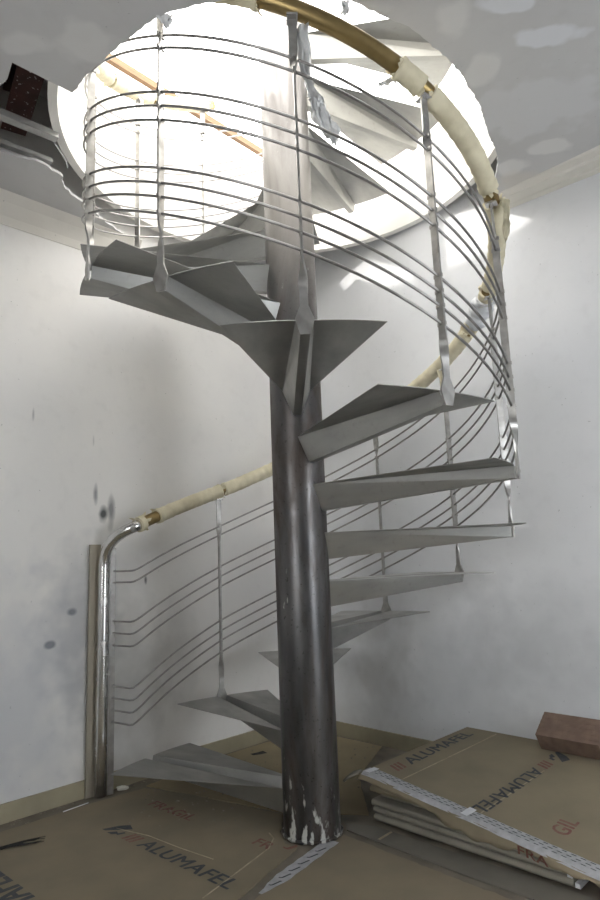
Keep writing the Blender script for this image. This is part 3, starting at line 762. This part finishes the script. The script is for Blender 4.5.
# hollow terracotta brick, tipped back against the wall
BL, BW, BH = .27, .135, .085; TI = math.radians(33)
bp0 = Vector((*S(1.071, .458, .155, .185), 0))
bp0 += dRgt*.035; pc = bp0 + nR*(DR-.006-BW*math.cos(TI)-bp0.dot(nR))
zb = max(ztop(pc.x+dRgt.x*q*BL, pc.y+dRgt.y*q*BL) for q in (0, 1))+.003
brick = empty('hollow_brick', 'brown hollow terracotta brick tipped against the right wall on the cardboard', 'brick', (pc.x, pc.y, zb), math.radians(-45))
w = .011
RT3 = Matrix.Rotation(TI, 3, 'X')
n0 = 3
def bb(m, a, b): m.box(a, b, RT3)
cellw = (BW-w*(n0+1))/n0; cellh = (BH-3*w)/2
mb = MB()
# end face built as a grid of webs, running the whole length
for i in range(n0+1): bb(mb, (0, i*(cellw+w), 0), (BL, i*(cellw+w)+w, BH))
for i in range(n0):
    y0 = i*(cellw+w)+w
    for j in range(3): bb(mb, (0, y0, j*(cellh+w)), (BL, y0+cellw, j*(cellh+w)+w))
mb.build('brick_shell', M_brick, brick)
for y0 in (.018, .045, .072, .099):
    m2 = MB(); bb(m2, (0, y0, BH), (BL, y0+.014, BH+.0012)); m2.build('scored_rib', M_brick, brick)

# thin beige strip upright along the left wall behind the newel
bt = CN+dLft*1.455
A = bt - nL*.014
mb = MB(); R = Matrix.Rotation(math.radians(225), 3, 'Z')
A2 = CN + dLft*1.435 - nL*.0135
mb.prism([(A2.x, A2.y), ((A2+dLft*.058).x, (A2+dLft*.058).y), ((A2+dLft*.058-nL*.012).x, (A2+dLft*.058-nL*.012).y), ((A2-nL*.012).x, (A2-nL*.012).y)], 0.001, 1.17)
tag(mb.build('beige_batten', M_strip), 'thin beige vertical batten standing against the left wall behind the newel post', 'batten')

# ------------------------------------------------------------------ small litter
mb = MB(); rr = random.Random(4); root = Vector((-1.20, -.055, .012))
tip0 = Vector((-1.055, -.01, .012))
for i in range(12):
    a = root+Vector((rr.uniform(-.004, .004), rr.uniform(-.004, .004), rr.uniform(-.004, .004)))
    e = tip0+Vector((rr.uniform(-.04, .02), rr.uniform(-.012, .022), rr.uniform(-.004, .012))); m_ = a.lerp(e, .5)+Vector((rr.uniform(-.01, .01), rr.uniform(-.01, .01), .004))
    mb.tube([a, m_, e], [.0022, .0024, .001], 5)
mb.tube([root+Vector((-.25, -.10, 0)), root], .006, 6)
tag(mb.build('frayed_black_cord', M_black), 'frayed black cord end lying on the cardboard at the left', 'cord')
mb = MB(); a = Vector((-1.092, .292, .0075)); b = Vector((-1.013, .385, .0075)); mb.tube([a, a.lerp(b, .5), b], .0022, 6)
tag(mb.build('white_stick', M_white), 'thin white stick on the floor beside the left baseboard', 'stick')
lump('plaster_chip', 'white plaster chip on the floor just right of the newel post', 'plaster chip', (-.90, .53, .016), (.030, .018, .010), M_scrap, 1)
tag(MB().add([(-.235, 1.02, .005), (-.26, 1.03, .014), (-.31, .985, .006), (-.33, .99, .012), (-.29, 1.02, .010), (-.27, 1.00, .005)], [(0, 1, 4, 5), (5, 4, 3, 2)]).build('dark_scrap', M_black), 'small dark scrap on the yellowish cardboard left of the column', 'scrap')
rr = random.Random(11)
mb = MB()
for i in range(260):
    t = rr.random()
    if t < .55: p = CN+dLft*rr.uniform(.9, 2.2)-nL*(.03+abs(rr.gauss(0, .03)))
    elif t < .75: p = Vector((rr.uniform(-.8, -.2), rr.uniform(.1, .5), 0))
    else: p = Vector((rr.uniform(-.5, .4), rr.uniform(.3, 1.1), 0))
    if p.dot(nL) > DL-.02 or p.dot(nR) > DR-.02 or p.length < .16 or (p-Vector((NX, NY, 0))).length < .08: continue
    if (p-SA).dot(su) > -.08 and (p-SA).dot(sv) > -.05: continue
    r = rr.uniform(.002, .0075)
    vs = [(p.x+r*rr.uniform(.6, 1.3)*x, p.y+r*rr.uniform(.6, 1.3)*y, .0055+r*.4+r*.5*z) for x, y, z in ((1, 0, 0), (-1, 0, 0), (0, 1, 0), (0, -1, 0), (0, 0, 1), (0, 0, -1))]
    mb.add(vs, [(0, 2, 4), (2, 1, 4), (1, 3, 4), (3, 0, 4), (2, 0, 5), (1, 2, 5), (3, 1, 5), (0, 3, 5)])
o = mb.build('rubble_crumbs', M_dirt); o['kind'] = 'stuff'; tag(o, 'scattered rubble crumbs on the floor along the left baseboard and cardboard', 'rubble')

# ------------------------------------------------------------------ camera, sky, sun
cam = bpy.data.cameras.new('camera'); co = bpy.data.objects.new('camera', cam); COL.objects.link(co)
cam.sensor_fit = 'VERTICAL'; cam.sensor_height = 36; cam.lens = 618.23*36/900; cam.clip_start = .05
f = Vector((.002, .985, .171)).normalized(); r = Vector((.999, .005, -.039)); r = (r-f*r.dot(f)).normalized(); u = r.cross(f)
M = Matrix(((r.x, u.x, -f.x), (r.y, u.y, -f.y), (r.z, u.z, -f.z))).to_4x4(); M.translation = (CAMX, CAMY, CAMZ)
co.matrix_world = M; scene.camera = co

w = bpy.data.worlds.new('sky'); scene.world = w; w.use_nodes = True
nt = w.node_tree; bgn = nt.nodes['Background']; bgn.inputs[0].default_value = (1.0, .985, .955, 1); bgn.inputs[1].default_value = 6.8
sd = bpy.data.lights.new('sun', 'SUN'); sd.energy = 2.6; sd.angle = math.radians(1.5); sd.color = (1, .96, .90)
so = bpy.data.objects.new('sun', sd); COL.objects.link(so)
az, el = math.radians(-139), math.radians(25)
dv = Vector((math.cos(az)*math.cos(el), math.sin(az)*math.cos(el), math.sin(el)))
so.rotation_euler = dv.to_track_quat('Z', 'Y').to_euler()

vs_ = scene.view_settings; vs_.view_transform = 'Standard'; vs_.look = 'None'; vs_.gamma = 1; vs_.use_curve_mapping = False; vs_.exposure = 0
